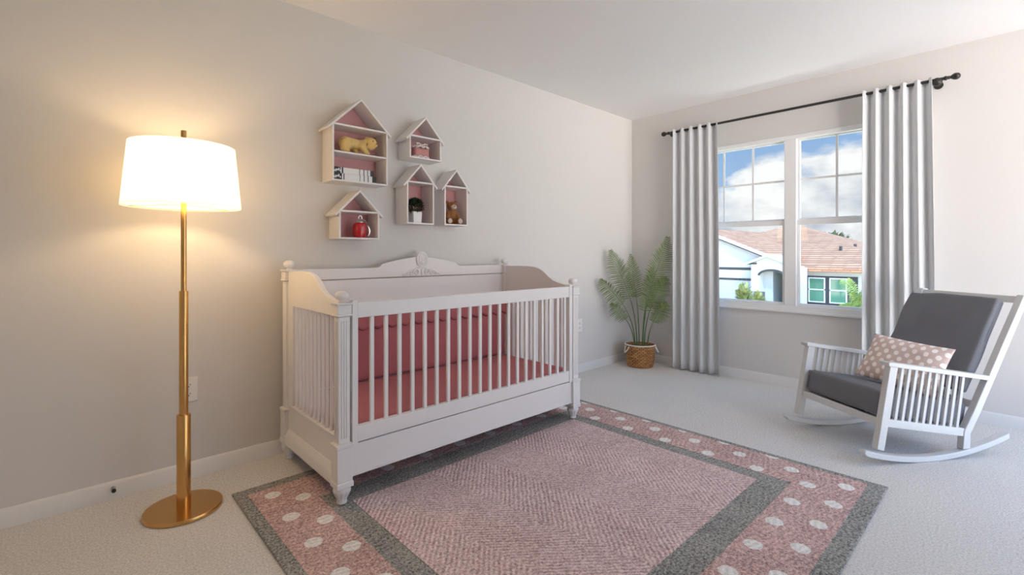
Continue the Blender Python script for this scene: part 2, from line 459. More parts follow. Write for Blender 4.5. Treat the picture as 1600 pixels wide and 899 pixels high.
# outlets, door stop
def outlet(loc, label):
    r = root('wall_outlet', label, 'outlet', loc, group='wall outlets')
    m = MB(); m.box(-.042, .042, -.006, 0, -.066, .066); part('cover_plate', m, 'outlet', r, b=.003)
    for dz in (-.024, .024):
        f = MB(); f.prism([(.017 * math.cos(a) , dz + .0165 * math.sin(a)) for a in [2 * PI * k / 20 for k in range(20)]], 'y', -.008, -.006)
        s = part('socket', f, 'outlet', r)
        h = MB(); h.box(-.008, -.0055, -.0088, -.008, dz - .001, dz + .009); h.box(.0055, .008, -.0088, -.008, dz - .001, dz + .007)
        h.prism([(.003 * math.cos(a), dz - .008 + .003 * math.sin(a)) for a in [2 * PI * k / 10 for k in range(10)]], 'y', -.0088, -.008)
        part('slots', h, 'dark', s)
outlet((.484, WY, .476), 'white wall outlet plate half hidden behind the brass lamp pole')
outlet((3.813, WY, .476), 'white wall outlet plate just past the crib, towards the palm')
r = root('door_stop', 'small dark door stop sticking out of the baseboard left of the lamp', 'door stop', (.172, WY - BBT, .055))
m = MB(); m.M = Matrix.Rotation(PI / 2, 4, 'X')
m.lathe([(.010, 0), (.010, .003), (.0045, .004), (.0045, .03)], seg=12); part('rod', m, 'steel', r)
m = MB(); m.M = Matrix.Rotation(PI / 2, 4, 'X')
m.lathe([(.007, .03), (.009, .032), (.009, .042), (.006, .045)], seg=12); part('rubber_tip', m, 'dark', r)

# ------------------------------------------------------------------ rug
RX0, RX1, RY0, RY1 = .608, 3.075, .462, 2.68
def ringpts(a, b): return a, b
rings = [ (RX0, RX1, RY0, RY1, .0115), (.655, 3.036, .532, 2.614, .0135), (.911, 2.762, .812, 2.352, .0115), (1.01, 2.674, .946, 2.208, .0135)]
mb = MB()
def rect(x0, x1, y0, y1, z): return [mb.v((x0, y0, z)), mb.v((x1, y0, z)), mb.v((x1, y1, z)), mb.v((x0, y1, z))]
def loop(a, b):
    for k in range(4): mb.face([a[k], a[(k + 1) % 4], b[(k + 1) % 4], b[k]])
mb.mi = 0
base = rect(RX0 - .002, RX1 + .002, RY0 - .002, RY1 + .002, .0005); mb.face(base)
edge = rect(RX0 - .004, RX1 + .004, RY0 - .004, RY1 + .004, .007); loop(base, edge)
prev = rect(RX0, RX1, RY0, RY1, .0115); loop(edge, prev)
order = [0, 1, 0, 2]
for i in range(1, 4):
    x0, x1, y0, y1, z = rings[i]
    zp = rings[i - 1][4]
    a = rect(x0, x1, y0, y1, zp); mb.mi = [0, 1, 0][i - 1]; loop(prev, a)
    bb = rect(x0 + .003 * (1 if z > zp else 1), x1 - .003, y0 + .003, y1 - .003, z)
    mb.mi = 0; loop(a, bb)
    prev = bb
mb.mi = 2; mb.face(prev)
# woven white dots standing a hair above the pink band
dots = []
for k in range(-1, 8): dots += [(.748, 2.526 - .264 * k), (.853, 2.405 - .27 * k)]
for k in range(8): dots += [(2.797 - .2455 * k, .748), (2.913 - .2465 * k, .606)]
for k in range(6): dots += [(2.803, 2.105 - .2765 * k), (2.927, 2.249 - .2775 * k), (3.041, 2.375 - .2765 * k)]
for k in range(7): dots += [(2.807 - .249 * k, 2.41), (2.93 - .249 * k, 2.545)]
seen = []
mb.mi = 3
for x, y in dots:
    if any((x - a) ** 2 + (y - b) ** 2 < .085 ** 2 for a, b in seen): continue
    if not (.655 < x < 3.06 and .545 < y < 2.60): continue
    if .885 < x < 2.785 and .84 < y < 2.33: continue
    seen.append((x, y))
    n = 18; ring = []
    for k in range(n):
        a = 2 * PI * k / n; rr = .037 * (1 + random.uniform(-.05, .05))
        px, py = x + rr * math.cos(a), y + rr * math.sin(a)
        ring.append((min(max(px, .66), 3.031), min(max(py, .537), 2.609)))
    lo = [mb.v((p[0], p[1], .0134)) for p in ring]; hi = [mb.v((x + (p[0] - x) * .93, y + (p[1] - y) * .93, .0148)) for p in ring]
    for k in range(n): mb.face([lo[k], lo[(k + 1) % n], hi[(k + 1) % n], hi[k]])
    mb.face(hi)
thing('area_rug', mb, ['rug_grey', 'rug_band', 'rug_pink', 'rug_dot'], 'pink woven rug with grey borders and a band of white dots, under the crib', 'rug',
      ((RX0 + RX1) / 2, (RY0 + RY1) / 2, 0), smooth=False)

# ------------------------------------------------------------------ floor lamp
LX, LY = .407, 2.695
lamp = root('floor_lamp', 'brass floor lamp with a lit cream drum shade, left of the crib', 'lamp', (LX, LY, 0))
part('base', MB().lathe([(.150, .0), (.158, .004), (.158, .016), (.155, .020), (.03, .021)], seg=64), 'brass', lamp)
part('lower_pole', MB().lathe([(.0285, .02), (.0285, .449), (.0275, .451), (.018, .451)], seg=32), 'brass', lamp)
part('middle_pole', MB().lathe([(.0185, .44), (.0185, 1.03), (.0178, 1.032), (.011, 1.032)], seg=28), 'brass', lamp)
part('upper_pole', MB().lathe([(.0118, 1.02), (.0118, 1.785), (.0112, 1.788)], seg=24), 'brass', lamp)
sz0, sz1, sr0, sr1 = 1.427, 1.714, .236, .210
sh = MB().lathe([(sr0, sz0), (sr1, sz1), (sr1 - .002, sz1), (sr0 - .002, sz0)], seg=72, cap=False)
rr = sh.bm.verts[:]  # close the ring
sh.bm.verts.ensure_lookup_table()
for k in range(72): sh.face([sh.bm.verts[216 + k], sh.bm.verts[216 + (k + 1) % 72], sh.bm.verts[(k + 1) % 72], sh.bm.verts[k]])
shade = part('lamp_shade', sh, 'shade', lamp)
sp = MB()
sp.tube([((sr0 - .003) * math.cos(2 * PI * k / 48), (sr0 - .003) * math.sin(2 * PI * k / 48), sz0 + .004) for k in range(48)], .0018, 6, closed=True)
for a in (.46, .46 + 2 * PI / 3, .46 + 4 * PI / 3):
    sp.tube([(.0118 * math.cos(a), .0118 * math.sin(a), sz0 + .012), ((sr0 - .003) * math.cos(a), (sr0 - .003) * math.sin(a), sz0 + .004)], .0016, 6)
part('wire_spider', sp, 'brass', shade)

# ------------------------------------------------------------------ crib
CY0, CYB = 2.22, 2.955        # front / back post centres
CXL, CXR = .966, 2.690
crib = root('baby_crib', 'white baby crib with turned feet, ball finials and barred sides, standing on the rug', 'crib', ((CXL + CXR) / 2, (CY0 + CYB) / 2, 0))
def sq(mb, cx, cy, h, z0, z1, h2=None):
    h2 = h2 or h
    mb.hexa([(cx - h, cy - h, z0), (cx + h, cy - h, z0), (cx + h, cy + h, z0), (cx - h, cy + h, z0)],
            [(cx - h2, cy - h2, z1), (cx + h2, cy - h2, z1), (cx + h2, cy + h2, z1), (cx - h2, cy + h2, z1)])
def post(cx, cy, top):
    m = MB(); b0 = .0145
    sq(m, cx, cy, .041, .097, .118); sq(m, cx, cy, .041, .118, .126, .0375); sq(m, cx, cy, .0375, .126, .282)
    sq(m, cx, cy, .0375, .282, .288, .042); sq(m, cx, cy, .042, .288, .300); sq(m, cx, cy, .042, .300, .306, .028)
    sq(m, cx, cy, .028, .306, top - .068)
    for dx, dy in ((1, 0), (-1, 0), (0, 1), (0, -1)):     # reeded faces
        for o in (-.012, 0, .012):
            x, y = cx + dx * .028 + dy * o, cy + dy * .028 + dx * o
            m.tube([(x, y, .33), (x, y, top - .085)], .0035, 6)
    sq(m, cx, cy, .028, top - .068, top - .062, .038); sq(m, cx, cy, .038, top - .062, top - .054, .036)
    sq(m, cx, cy, .034, top - .054, top - .012); sq(m, cx, cy, .036, top - .012, top - .006, .041); sq(m, cx, cy, .041, top - .006, top)
    p = part('post', m, 'crib', crib, world=True, b=.0015)
    m = MB(); m.lathe([(.013, top - .002), (.017, top + .004), (.012, top + .008), (.013, top + .011), (.024, top + .016), (.0315, top + .026), (.0325, top + .034), (.029, top + .044), (.020, top + .052), (.008, top + .056)], (cx, cy, 0), 28)
    part('ball_finial', m, 'crib', p, world=True)
    m = MB()
    zb = .0145 if cy < 2.5 else .001
    fp = [(.020, 0), (.0235, .003), (.0245, .010), (.0215, .016), (.0225, .024), (.030, .044), (.038, .062), (.0415, .074), (.040, .084), (.032, .092), (.031, .099)]
    m.lathe([(r_, zb + z * (.099 - zb) / .099) for r_, z in fp], (cx, cy, 0), 60, lobes=10, lob=lambda z: .065 * max(0, math.sin(PI * min(1, max(0, (z - .018) / .068)))))
    part('turned_foot', m, 'crib', p, world=True)
for cx, cy, top in ((CXL, CY0, .974), (CXR, CY0, .974), (CXL, CYB, 1.113), (CXR, CYB, 1.113)): post(cx, cy, top)
# end panels
def end_panel(x0, x1, sgn):
    ya, yb = CY0 + .02, CYB - .02
    m = MB()
    cur = [(yb, 1.100), (2.88, 1.107), (2.76, 1.109), (2.66, 1.108), (2.60, 1.103), (2.55, 1.092), (2.51, 1.075), (2.475, 1.052), (2.445, 1.030), (2.405, 1.009), (2.36, .994), (2.30, .982), (ya, .972)]
    m.prism(cur + [(ya, .905), (yb, .905)], 'x', x0, x1)
    m.box(x0, x1, ya, yb, .10, .33)
    m.box(x0, x1, yb - .085, yb, .33, .905); m.box(x0, x1, ya, ya + .018, .33, .905)
    xo = x0 if sgn < 0 else x1                           # moulded plinth outside
    m.prism([(xo - sgn * .01, .10), (xo + sgn * .022, .10), (xo + sgn * .022, .150), (xo + sgn * .016, .158), (xo + sgn * .004, .184), (xo - sgn * .01, .188)], 'y', ya + .015, yb - .01)
    m.box(xo + sgn * .0, xo + sgn * .006, ya + .02, yb - .02, .318, .332)
    p = part('end_panel', m, 'crib', crib, world=True, b=.002)
    n = 11; y0, y1 = ya + .018, yb - .085
    for k in range(n):
        yc = y0 + (y1 - y0) * (k + .5) / n; xc = (x0 + x1) / 2
        b = MB(); b.tube([(xc, yc, .328), (xc, yc, .34), (xc, yc, .352), (xc, yc, .885), (xc, yc, .907)], [.0120, .0120, .0092, .0092, .0098], 10)
        part('bar', b, 'crib', p, world=True)
end_panel(.951, .979, -1)
end_panel(2.677, 2.705, 1)
# front: drop side with twenty bars, apron below
m = MB(); fy0, fy1 = 2.197, 2.227
m.box(1.036, 2.622, fy0, fy1, .896, .972); m.box(1.036, 2.622, fy0, fy1, .293, .370)
for xa, xb in ((1.006, 1.036), (2.622, 2.655)):
    m.prism([(xa, .283), (xb, .283), (xb, .978), (xb - .004, .985), (xa + .004, .985), (xa, .978)], 'y', fy0 - .004, fy1)
gate = part('front_rail', m, 'crib', crib, world=True, b=.0025)
for k in range(20):
    x = 1.116 + .0775 * k
    b = MB(); b.box(x - .0105, x + .0105, 2.205, 2.220, .368, .898)
    part('bar', b, 'crib', gate, world=True, b=.003)
m = MB(); m.box(.995, 2.662, 2.203, 2.225, .133, .286); m.box(.995, 2.662, 2.198, 2.203, .133, .143); m.box(.995, 2.662, 2.225, 2.25, .133, .165)
part('apron', m, 'crib', crib, world=True, b=.002)
# back
by0, by1 = 2.950, 2.972
m = MB(); m.box(.985, 2.672, by0 + .004, by1, .14, 1.040); part('back_panel', m, 'crib', crib, world=True, b=.002)
arch = [(.985, 1.046), (2.672, 1.046), (2.672, 1.112), (2.235, 1.112), (2.215, 1.114), (2.20, 1.120), (2.188, 1.134), (2.178, 1.140)]
for k in range(1, 20):
    t = k / 20; x = 2.178 - (2.178 - 1.572) * t
    arch.append((x, 1.140 + .042 * math.sin(PI * t)))
arch += [(1.572, 1.140), (1.562, 1.134), (1.550, 1.120), (1.535, 1.114), (1.515, 1.112), (.985, 1.112)]
m = MB(); m.prism(arch, 'y', by0, by1); crown = part('crown_board', m, 'crib', crib, world=True, b=.002)
m = MB(); mc = Vector((1.875, by0 - .004, 1.166))
m.tube([(mc.x + .040 * math.cos(a), mc.y, mc.z + .050 * math.sin(a)) for a in [2 * PI * k / 40 for k in range(40)]], .0085, 8, closed=True)
m.tube([(mc.x + .026 * math.cos(a), mc.y - .003, mc.z + .035 * math.sin(a)) for a in [2 * PI * k / 40 for k in range(40)]], .004, 8, closed=True)
m.ball((mc.x, mc.y + .002, mc.z), (.036, .010, .046), 24, 14)
m.ball((mc.x + .002, mc.y - .007, mc.z + .008), (.011, .006, .015), 12, 8); m.ball((mc.x, mc.y - .006, mc.z - .018), (.016, .006, .012), 12, 8)
part('medallion', m, 'crib', crown, world=True, label='carved oval cameo on the crown')
m = MB()
for s in (-1, 1):
    for (cx, cz, r0, turns, a0) in ((.045, 1.075, .024, 1.6, 0), (.085, 1.070, .016, 1.5, 2.2)):
        pts = []
        for k in range(34):
            t = k / 33; a = a0 + turns * 2 * PI * t; rr = r0 * (1 - .82 * t)
            pts.append((1.875 + s * (cx + rr * math.cos(a)), by0 - .003, cz + rr * math.sin(a)))
        m.tube(pts, [.0062 * (1 - .35 * k / 33) for k in range(34)], 6)
    m.tube([(1.875 + s * x, by0 - .002, z) for x, z in ((.07, 1.094), (.095, 1.088), (.12, 1.074), (.145, 1.064), (.16, 1.066))], [.003, .006, .0055, .004, .002], 6)
    for x, z, a in ((.118, 1.062, .5), (.134, 1.057, -.3), (.150, 1.058, .9)):
        m.ball((1.875 + s * x, by0 - .002, z), (.011, .005, .005), 8, 6, Matrix.Rotation(s * a, 3, 'Y'))
m.ball((1.875, by0 - .003, 1.076), (.007, .006, .024), 10, 8)
m.tube([(1.875 + x, by0 - .003, z) for x, z in ((-.05, 1.100), (-.025, 1.108), (0, 1.112), (.025, 1.108), (.05, 1.100))], .0045, 6)
part('scroll_carving', m, 'crib', crown, world=True, label='carved scrollwork below the cameo')

# mattress and bumper
def soft_box(mb, x0, x1, y0, y1, z0, z1, r, n=(40, 20), wob=.003, seed=0.0, puff=0.0):
    """rounded upholstered block built as one closed skin"""
    cx, cy, cz = (x0 + x1) / 2, (y0 + y1) / 2, (z0 + z1) / 2
    hx, hy, hz = (x1 - x0) / 2, (y1 - y0) / 2, (z1 - z0) / 2
    def shape(p):
        d = Vector(p); q = Vector((max(-hx + r, min(hx - r, d.x)), max(-hy + r, min(hy - r, d.y)), max(-hz + r, min(hz - r, d.z))))
        e = d - q
        if e.length > 1e-9: d = q + e.normalized() * r
        if puff:
            d.z += (1 if d.z > 0 else -1) * puff * max(0, 1 - (d.x / hx) ** 2) * max(0, 1 - (d.y / hy) ** 2)
        nz = noise.noise_vector(Vector((d.x * 5 + seed, d.y * 5, d.z * 5))) * wob
        return Vector((cx, cy, cz)) + d + nz
    nu, nv = n; nw = max(3, int(2 * hz / .02))
    cache = {}
    def V(i, j, k):
        if (i, j, k) not in cache: cache[(i, j, k)] = mb.v(shape((-hx + 2 * hx * i / nu, -hy + 2 * hy * j / nv, -hz + 2 * hz * k / nw)))
        return cache[(i, j, k)]
    for i in range(nu):
        for j in range(nv):
            for k in (0, nw): mb.face([V(i, j, k), V(i + 1, j, k), V(i + 1, j + 1, k), V(i, j + 1, k)])
        for k in range(nw):
            for j in (0, nv): mb.face([V(i, j, k), V(i + 1, j, k), V(i + 1, j, k + 1), V(i, j, k + 1)])
    for j in range(nv):
        for k in range(nw):
            for i in (0, nu): mb.face([V(i, j, k), V(i, j + 1, k), V(i, j + 1, k + 1), V(i, j, k + 1)])
    return mb
m = MB(); soft_box(m, .990, 2.665, 2.236, 2.935, .255, .380, .03, (60, 26), .003)
thing('crib_mattress', m, 'pink_sheet', 'crib mattress with a fitted dusty pink sheet, inside the crib', 'mattress', (1.83, 2.59, .255), sharp=80)
bump = root('crib_bumper', 'dusty pink padded bumper with a scalloped flap along the back of the crib', 'bumper', (1.83, 2.92, .38))
m = MB(); soft_box(m, 1.0, 2.655, 2.905, 2.944, .381, .835, .018, (60, 3), .002, 3.0); part('pad', m, 'pink_bumper', bump, world=True, sharp=80)
m = MB()
def scz(x): return .724 + .010 * math.cos(2 * PI * x / .104)
top = .832
m.grid(240, 6, lambda u_, v_: (1.0 + 1.655 * u_, 2.8985, top + (scz(1.0 + 1.655 * u_) - top) * v_))
fl = part('scalloped_flap', m, 'pink_bumper', bump, world=True)
so = fl.modifiers.new('thick', 'SOLIDIFY'); so.thickness = .005
m = MB(); m.tube([(1.0 + 1.655 * k / 240, 2.899, scz(1.0 + 1.655 * k / 240) - .001) for k in range(241)], .0042, 6)
part('piping', m, 'pink_seam', fl, world=True, label='darker scalloped edge')

# ------------------------------------------------------------------ house shelves on the wall
SD = .16; SYF = WY - SD; T = .011
def house_shelf(label, x0, x1, z0, zs, za, extra=(), name='house_shelf'):
    cx = (x0 + x1) / 2
    r = root(name, label, 'wall shelf', (cx, WY - SD / 2, z0), group='house-shaped wall shelves')
    W_ = WY - .0005
    for xa, xb in ((x0, x0 + T), (x1 - T, x1)):
        m = MB(); m.box(xa, xb, SYF, W_, z0, zs - .001); part('side_panel', m, 'shelf', r, world=True, b=.0012)
    m = MB(); m.box(x0 + T, x1 - T, SYF, W_, z0, z0 + T); part('bottom_panel', m, 'shelf', r, world=True, b=.0012)
    m = MB(); m.box(x0, x1, SYF, W_, zs - T, zs + .001); part('eave_board', m, 'shelf', r, world=True, b=.0012)
    for z in extra:
        m = MB(); m.box(x0 + T, x1 - T, SYF + .003, W_, z - T, z); part('shelf_board', m, 'shelf', r, world=True, b=.0012)
    ov = .027; run = cx - x0; sl = (za - zs) / run
    n = Vector((-sl, 1)).normalized(); 
    for s in (-1, 1):
        e = (run + ov)
        pts = [(cx, za), (cx + s * e, za - sl * e), (cx + s * (e - T * .55), za - sl * e - T * 1.0), (cx, za - T * 1.55)]
        m = MB(); m.prism(pts, 'y', SYF - .004, W_); part('roof_panel', m, 'shelf', r, world=True, b=.0012)
    m = MB(); m.prism([(x0 + T, z0 + T), (x1 - T, z0 + T), (x1 - T, zs - T), (x0 + T, zs - T)], 'y', WY - .009, WY - .004)
    m.prism([(x0 + T * .5, zs), (x1 - T * .5, zs), (cx, za - T * 1.6)], 'y', WY - .009, WY - .004)
    part('back_panel', m, 'shelf_pink', r, world=True, label='pink back panel')
    return r
house_shelf('largest white house-shaped wall shelf, three levels, with the yellow bear and books', 1.203, 1.580, 1.662, 2.023, 2.207, (1.853,))
house_shelf('wide low white house-shaped wall shelf holding the pink trinket, above the potted plant one', 1.748, 2.012, 1.880, 2.042, 2.184)
house_shelf('narrow tall white house-shaped wall shelf holding the small potted plant', 1.727, 1.950, 1.416, 1.716, 1.844)
house_shelf('narrow tall white house-shaped wall shelf holding the brown teddy bear', 2.042, 2.258, 1.418, 1.714, 1.842)
house_shelf('lowest white house-shaped wall shelf, near the lamp, holding the red jar', 1.246, 1.519, 1.300, 1.482, 1.620)

# yellow bear walking on all fours, head to the right
ZB = 1.853
YB = 2.962
def cap(mb, a, b, ra, rb, n=7):
    a, b = Vector(a), Vector(b)
    for k in range(n):
        t = k / (n - 1); mb.ball(a.lerp(b, t), ra + (rb - ra) * t, 12, 8)
yb = root('plush_bear', 'honey yellow plush bear on all fours, on the middle board of the biggest shelf', 'stuffed toy', (1.39, YB, ZB))
m = MB()
cap(m, (-.070, 0, .072), (.020, 0, .070), .036, .031); m.ball((-.080, 0, .066), (.042, .042, .044))
for sy in (-.026, .028):
    o = (sy > 0) * .034
    cap(m, (-.088 + o, sy, .060), (-.100 + o, sy, .024), .034, .024); m.ball((-.092 + o, sy * 1.05, .014), (.028, .020, .014))
    cap(m, (.024 - o, sy, .058), (.052 - o, sy, .018), .024, .018); m.ball((.058 - o, sy, .013), (.021, .017, .013))
cap(m, (.020, 0, .072), (.060, -.006, .082), .030, .028, 4)
m.ball((.088, -.014, .084), (.043, .044, .042)); m.ball((.104, -.044, .074), (.020, .018, .018))
for p_ in ((.066, -.006, .121), (.112, .004, .118)): m.ball(p_, (.012, .008, .011))
m2 = fuse(m, .0055, 3); body = part('body', m2, 'bear', yb, sharp=80)
f = MB(); f.ball((.108, -.062, .079), (.006, .005, .005), 10, 8); part('nose', f, 'bear_brown', yb)
for p_ in ((.086, -.056, .094), (.120, -.042, .094)):
    f = MB(); f.ball(p_, .004, 8, 6); part('eye', f, 'dark', yb)
f = MB(); f.tube([(.056 + .007 * math.sin(a) , -.006 + .031 * math.cos(a), .080 + .030 * math.sin(a)) for a in [2 * PI * k / 24 for k in range(24)]], .003, 6, closed=True); part('collar', f, 'bear_brown', yb)

# two books lying flat, spines outward
def book(x0, x1, z0, z1, label, bands, dx):
    r = root('book', label, 'book', ((x0 + x1) / 2, 2.95, z0), group='books in the largest shelf')
    y0, y1 = 2.915, 3.04
    m = MB(); m.box(x0 + .004, x1 - .004, y0 + .004, y1 - .002, z0 + .003, z1 - .003); part('pages', m, 'paper', r, world=True)
    m = MB()
    m.box(x0, x1, y0, y0 + .004, z0, z1); m.box(x0, x1, y0 + .004, y1, z0, z0 + .0028); m.box(x0, x1, y0 + .004, y1, z1 - .0028, z1)
    cv = part('cover', m, 'book_white', r, world=True, b=.001)
    for a, b in bands:
        m = MB(); m.box(x0 + (x1 - x0) * a - .0004, x0 + (x1 - x0) * b, y0 - .0006, y0 + .03, z0 - .0003, z1 + .0004)
        part('black_band', m, 'book_black', cv, world=True, label='black band on the white spine')
    m = MB()
    for k in range(5):
        a = .015 + .035 * k + dx; zc = z0 + (z1 - z0) * (.35 + .3 * ((k * 37) % 7) / 7)
        m.ball((x0 + (x1 - x0) * a, y0 - .0008, zc), (.0045, .0012, .006 + .004 * (k % 2)), 8, 6)
    part('spine_flower', m, 'book_white', cv, world=True, label='white floral print on the black spine end')
book(1.214, 1.503, 1.6735, 1.7145, 'lower book of the flat stack in the big shelf, white spine, longer black end', ((0, .19), (.225, .245), (.60, .61), (.695, .712), (.79, .808), (.90, 1.0)), 0)
book(1.214, 1.485, 1.7150, 1.752, 'upper book of the flat stack in the big shelf, white spine with black stripes', ((0, .17), (.20, .235), (.63, .645), (.735, .752), (.83, .845), (.91, 1.0)), .01)

# red jar with silver lid, bail and crescent
jr = root('red_jar', 'glossy red jar with a silver lid and wire loop, in the lowest shelf', 'ornament', (1.405, 2.955, 1.311))
m = MB(); m.lathe([(.030, 0), (.038, .003), (.0425, .013), (.0445, .040), (.0445, .066), (.042, .084), (.035, .096), (.025, .101)], seg=36); part('jar_body', m, 'red', jr)
m = MB(); m.lathe([(.026, .099), (.027, .104), (.023, .110), (.016, .118), (.011, .124), (.004, .126)], seg=28); part('lid', m, 'silver', jr)
m = MB(); m.tube([(.011 * math.cos(a) + .004, 0, .130 + .016 * math.sin(a)) for a in [-.5 + (PI + 1.0) * k / 18 for k in range(19)]], .0022, 6); m.tube([(.012, 0, .122), (.026, -.006, .119), (.040, -.010, .108), (.046, -.012, .096)], .0022, 6); part('wire_loop', m, 'silver', jr)
m = MB(); m.tube([(.034 + .024 * math.sin(a), -.030 + .02 * math.sin(a) * .4, .045 - .036 * math.cos(a)) for a in [.15 + (PI - .3) * k / 20 for k in range(21)]], [.0015 + .005 * math.sin(PI * k / 20) for k in range(21)], 8); part('handle', m, 'silver', jr)

# pink trinket purse with white trim
tk = root('trinket_box', 'small pink trinket box with whitish lace trim, in the shelf above the potted plant', 'ornament', (1.868, 2.955, 1.891))
m = MB(); soft_box(m, -.062, .062, -.03, .03, .004, .078, .018, (20, 8), .002); part('box_body', m, 'trinket', tk, sharp=80)
m = MB()
for zz, rr in ((.010, .066), (.082, .064)):
    m.tube([(rr * math.cos(a), .034 * math.sin(a), zz + .004 * math.sin(9 * a)) for a in [2 * PI * k / 72 for k in range(72)]], .0065, 6, closed=True)
part('lace_trim', m, 'lace', tk)
m = MB(); m.ball((0, 0, .088), (.058, .030, .012), 20, 10); part('lid', m, 'trinket', tk)
m = MB()
for s in (-1, 1):
    m.tube([(s * x, -.02, z) for x, z in ((.004, .092), (.025, .108), (.048, .104), (.046, .092), (.02, .088), (.004, .09))], .005, 6)
m.ball((0, -.022, .093), (.008, .007, .009), 10, 8); part('bow', m, 'lace', tk)

# small potted plant
pp = root('potted_plant', 'dark green bushy little plant in a white square pot, on a wall shelf', 'potted plant', (1.824, 2.955, 1.427))
m = MB(); a, b_ = .032, .037
m.hexa([(-a, -a, 0), (a, -a, 0), (a, a, 0), (-a, a, 0)], [(-b_, -b_, .080), (b_, -b_, .080), (b_, b_, .080), (-b_, b_, .080)]); part('pot', m, 'pot', pp, b=.003)
m = MB()
rnd = random.Random(3)
def leaf(mb, p, d, L, W, up=Vector((0, 0, 1))):
    d = Vector(d).normalized(); s = d.cross(up)
    s = s.normalized() if s.length > 1e-4 else Vector((1, 0, 0)); n = s.cross(d)
    p = Vector(p); q = p + d * L
    a = mb.v(p); b = mb.v(p + d * L * .5 + s * W + n * W * .3); c = mb.v(q); e = mb.v(p + d * L * .5 - s * W + n * W * .3); o = mb.v(p + d * L * .5)
    mb.face([a, b, o]); mb.face([b, c, o]); mb.face([c, e, o]); mb.face([e, a, o])
for k in range(620):
    d = Vector((rnd.gauss(0, 1), rnd.gauss(0, 1), rnd.gauss(.15, .8))).normalized()
    c = Vector((d.x * .056, d.y * .044, 0)) * rnd.uniform(.6, 1.05)
    c.z = max(.118 + d.z * .044, .084)
    leaf(m, c, d + Vector((rnd.uniform(-.6, .6), rnd.uniform(-.6, .6), rnd.uniform(-.2, .9))), rnd.uniform(.018, .030), rnd.uniform(.005, .009))
part('foliage', m, 'bush', pp)
m = MB()
for k in range(9):
    a = 2 * PI * k / 9; m.tube([(.008 * math.cos(a), .008 * math.sin(a), .075), (.04 * math.cos(a), .028 * math.sin(a), .14)], .0018, 5)
part('stems', m, 'stem', pp)
m = MB(); m.box(-.033, .033, -.033, .033, .070, .0795); part('soil', m, 'soil', pp)

# brown teddy bear, seated
tb = root('teddy_bear', 'sitting brown teddy bear with cream muzzle and foot pads, on a wall shelf', 'stuffed toy', (2.158, 2.975, 1.4295), -.28)
m = MB()
m.ball((0, .005, .048), (.044, .040, .050)); m.ball((0, .002, .085), (.034, .032, .035))
m.ball((.004, -.004, .140), (.040, .037, .036))
for s in (-1, 1):
    m.ball((s * .034, .004, .172), (.014, .008, .014))
    cap(m, (s * .032, -.004, .092), (s * .045, -.030, .050), .016, .014, 5)
    cap(m, (s * .026, -.012, .026), (s * .040, -.062, .022), .024, .020, 5)
part('body', fuse(m, .0055, 3), 'bear_brown', tb, sharp=80)
m = MB(); m.ball((.006, -.036, .132), (.022, .018, .019), 14, 10); part('muzzle', m, 'bear_cream', tb)
m = MB(); m.ball((.006, -.052, .137), (.006, .005, .004), 10, 6); part('nose', m, 'dark', tb)
for s in (-1, 1):
    m = MB(); m.ball((s * .041, -.080, .023), (.018, .006, .020), 14, 8); part('foot_pad', m, 'bear_cream', tb)
    m = MB(); m.ball((.005 + s * .014, -.0375, .152), .0035, 8, 6); part('eye', m, 'dark', tb)

# ------------------------------------------------------------------ curtains on their rod
RXC, RZ = WX - .10, 2.487
rod = root('curtain_rod', 'black iron curtain rod with ball finials above the window', 'curtain rod', (WX, 1.45, RZ))
m = MB(); m.tube([(RXC, .375, RZ), (RXC, 2.54, RZ)], .0115, 16); part('rod', m, 'black', rod, world=True)
for s, y in ((-1, .375), (1, 2.54)):
    m = MB(); m.M = Matrix.Translation((RXC, y, RZ)) @ Matrix.Rotation(-s * PI / 2, 4, 'X')
    m.lathe([(.0115, 0), (.016, .006), (.016, .014), (.010, .020), (.013, .028), (.009, .036), (.016, .044), (.0235, .056), (.0245, .068), (.020, .082), (.008, .090)], seg=20)
    part('finial', m, 'black', rod, world=True)
for y in (.412, 2.502):
    m = MB()
    m.tube([(WX, y, RZ - .018), (WX - .03, y, RZ - .018), (RXC + .006, y, RZ - .016)], .008, 10)
    m.M = Matrix.Translation((RXC, y, RZ - .016)) @ Matrix.Rotation(-PI / 2, 4, 'Y')
    m.lathe([(.012, -.02), (.028, -.012), (.031, 0), (.028, .014), (.014, .022), (.006, .027)], seg=24)
    m.M = Matrix.Translation((WX, y, RZ - .018)) @ Matrix.Rotation(-PI / 2, 4, 'Y'); m.lathe([(.028, 0), (.028, .005), (.018, .008)], seg=20)
    part('bracket', m, 'black', rod, world=True)
def curtain(y0, y1, yb0, yb1, label, seed):
    nr = 5
    def fn(u_, v_):
        z = RZ + .010 + (.012 - RZ - .010) * v_
        a = .025 + .006 * v_
        w_ = .35 * noise.noise(Vector((u_ * 3 + seed, v_ * 1.2, 0))) * (.2 + v_)
        ph = 2 * PI * nr * u_ + w_
        x = RXC - a * math.tanh(1.7 * math.cos(ph)) / .935 * (1 + .25 * noise.noise(Vector((u_ * 7, seed, v_))))
        zz = z + .014 * (.5 + .5 * math.tanh(5 * math.cos(2 * PI * nr * u_))) * (1 - v_) ** 8
        y = (y0 + (y1 - y0) * u_) * (1 - v_) + (yb0 + (yb1 - yb0) * u_) * v_ + .010 * math.sin(2 * ph) * .6
        return (x, y, zz)
    m = MB(); m.grid(200, 36, fn)
    o = thing('curtain', m, 'curtain', label, 'curtain', (RXC, (y0 + y1) / 2, 0), 'curtain panels', sharp=80)
    so = o.modifiers.new('thick', 'SOLIDIFY'); so.thickness = .003
    return o
curtain(2.487, 2.020, 2.487, 1.990, 'pale grey curtain panel between the palm and the window', 1.3)
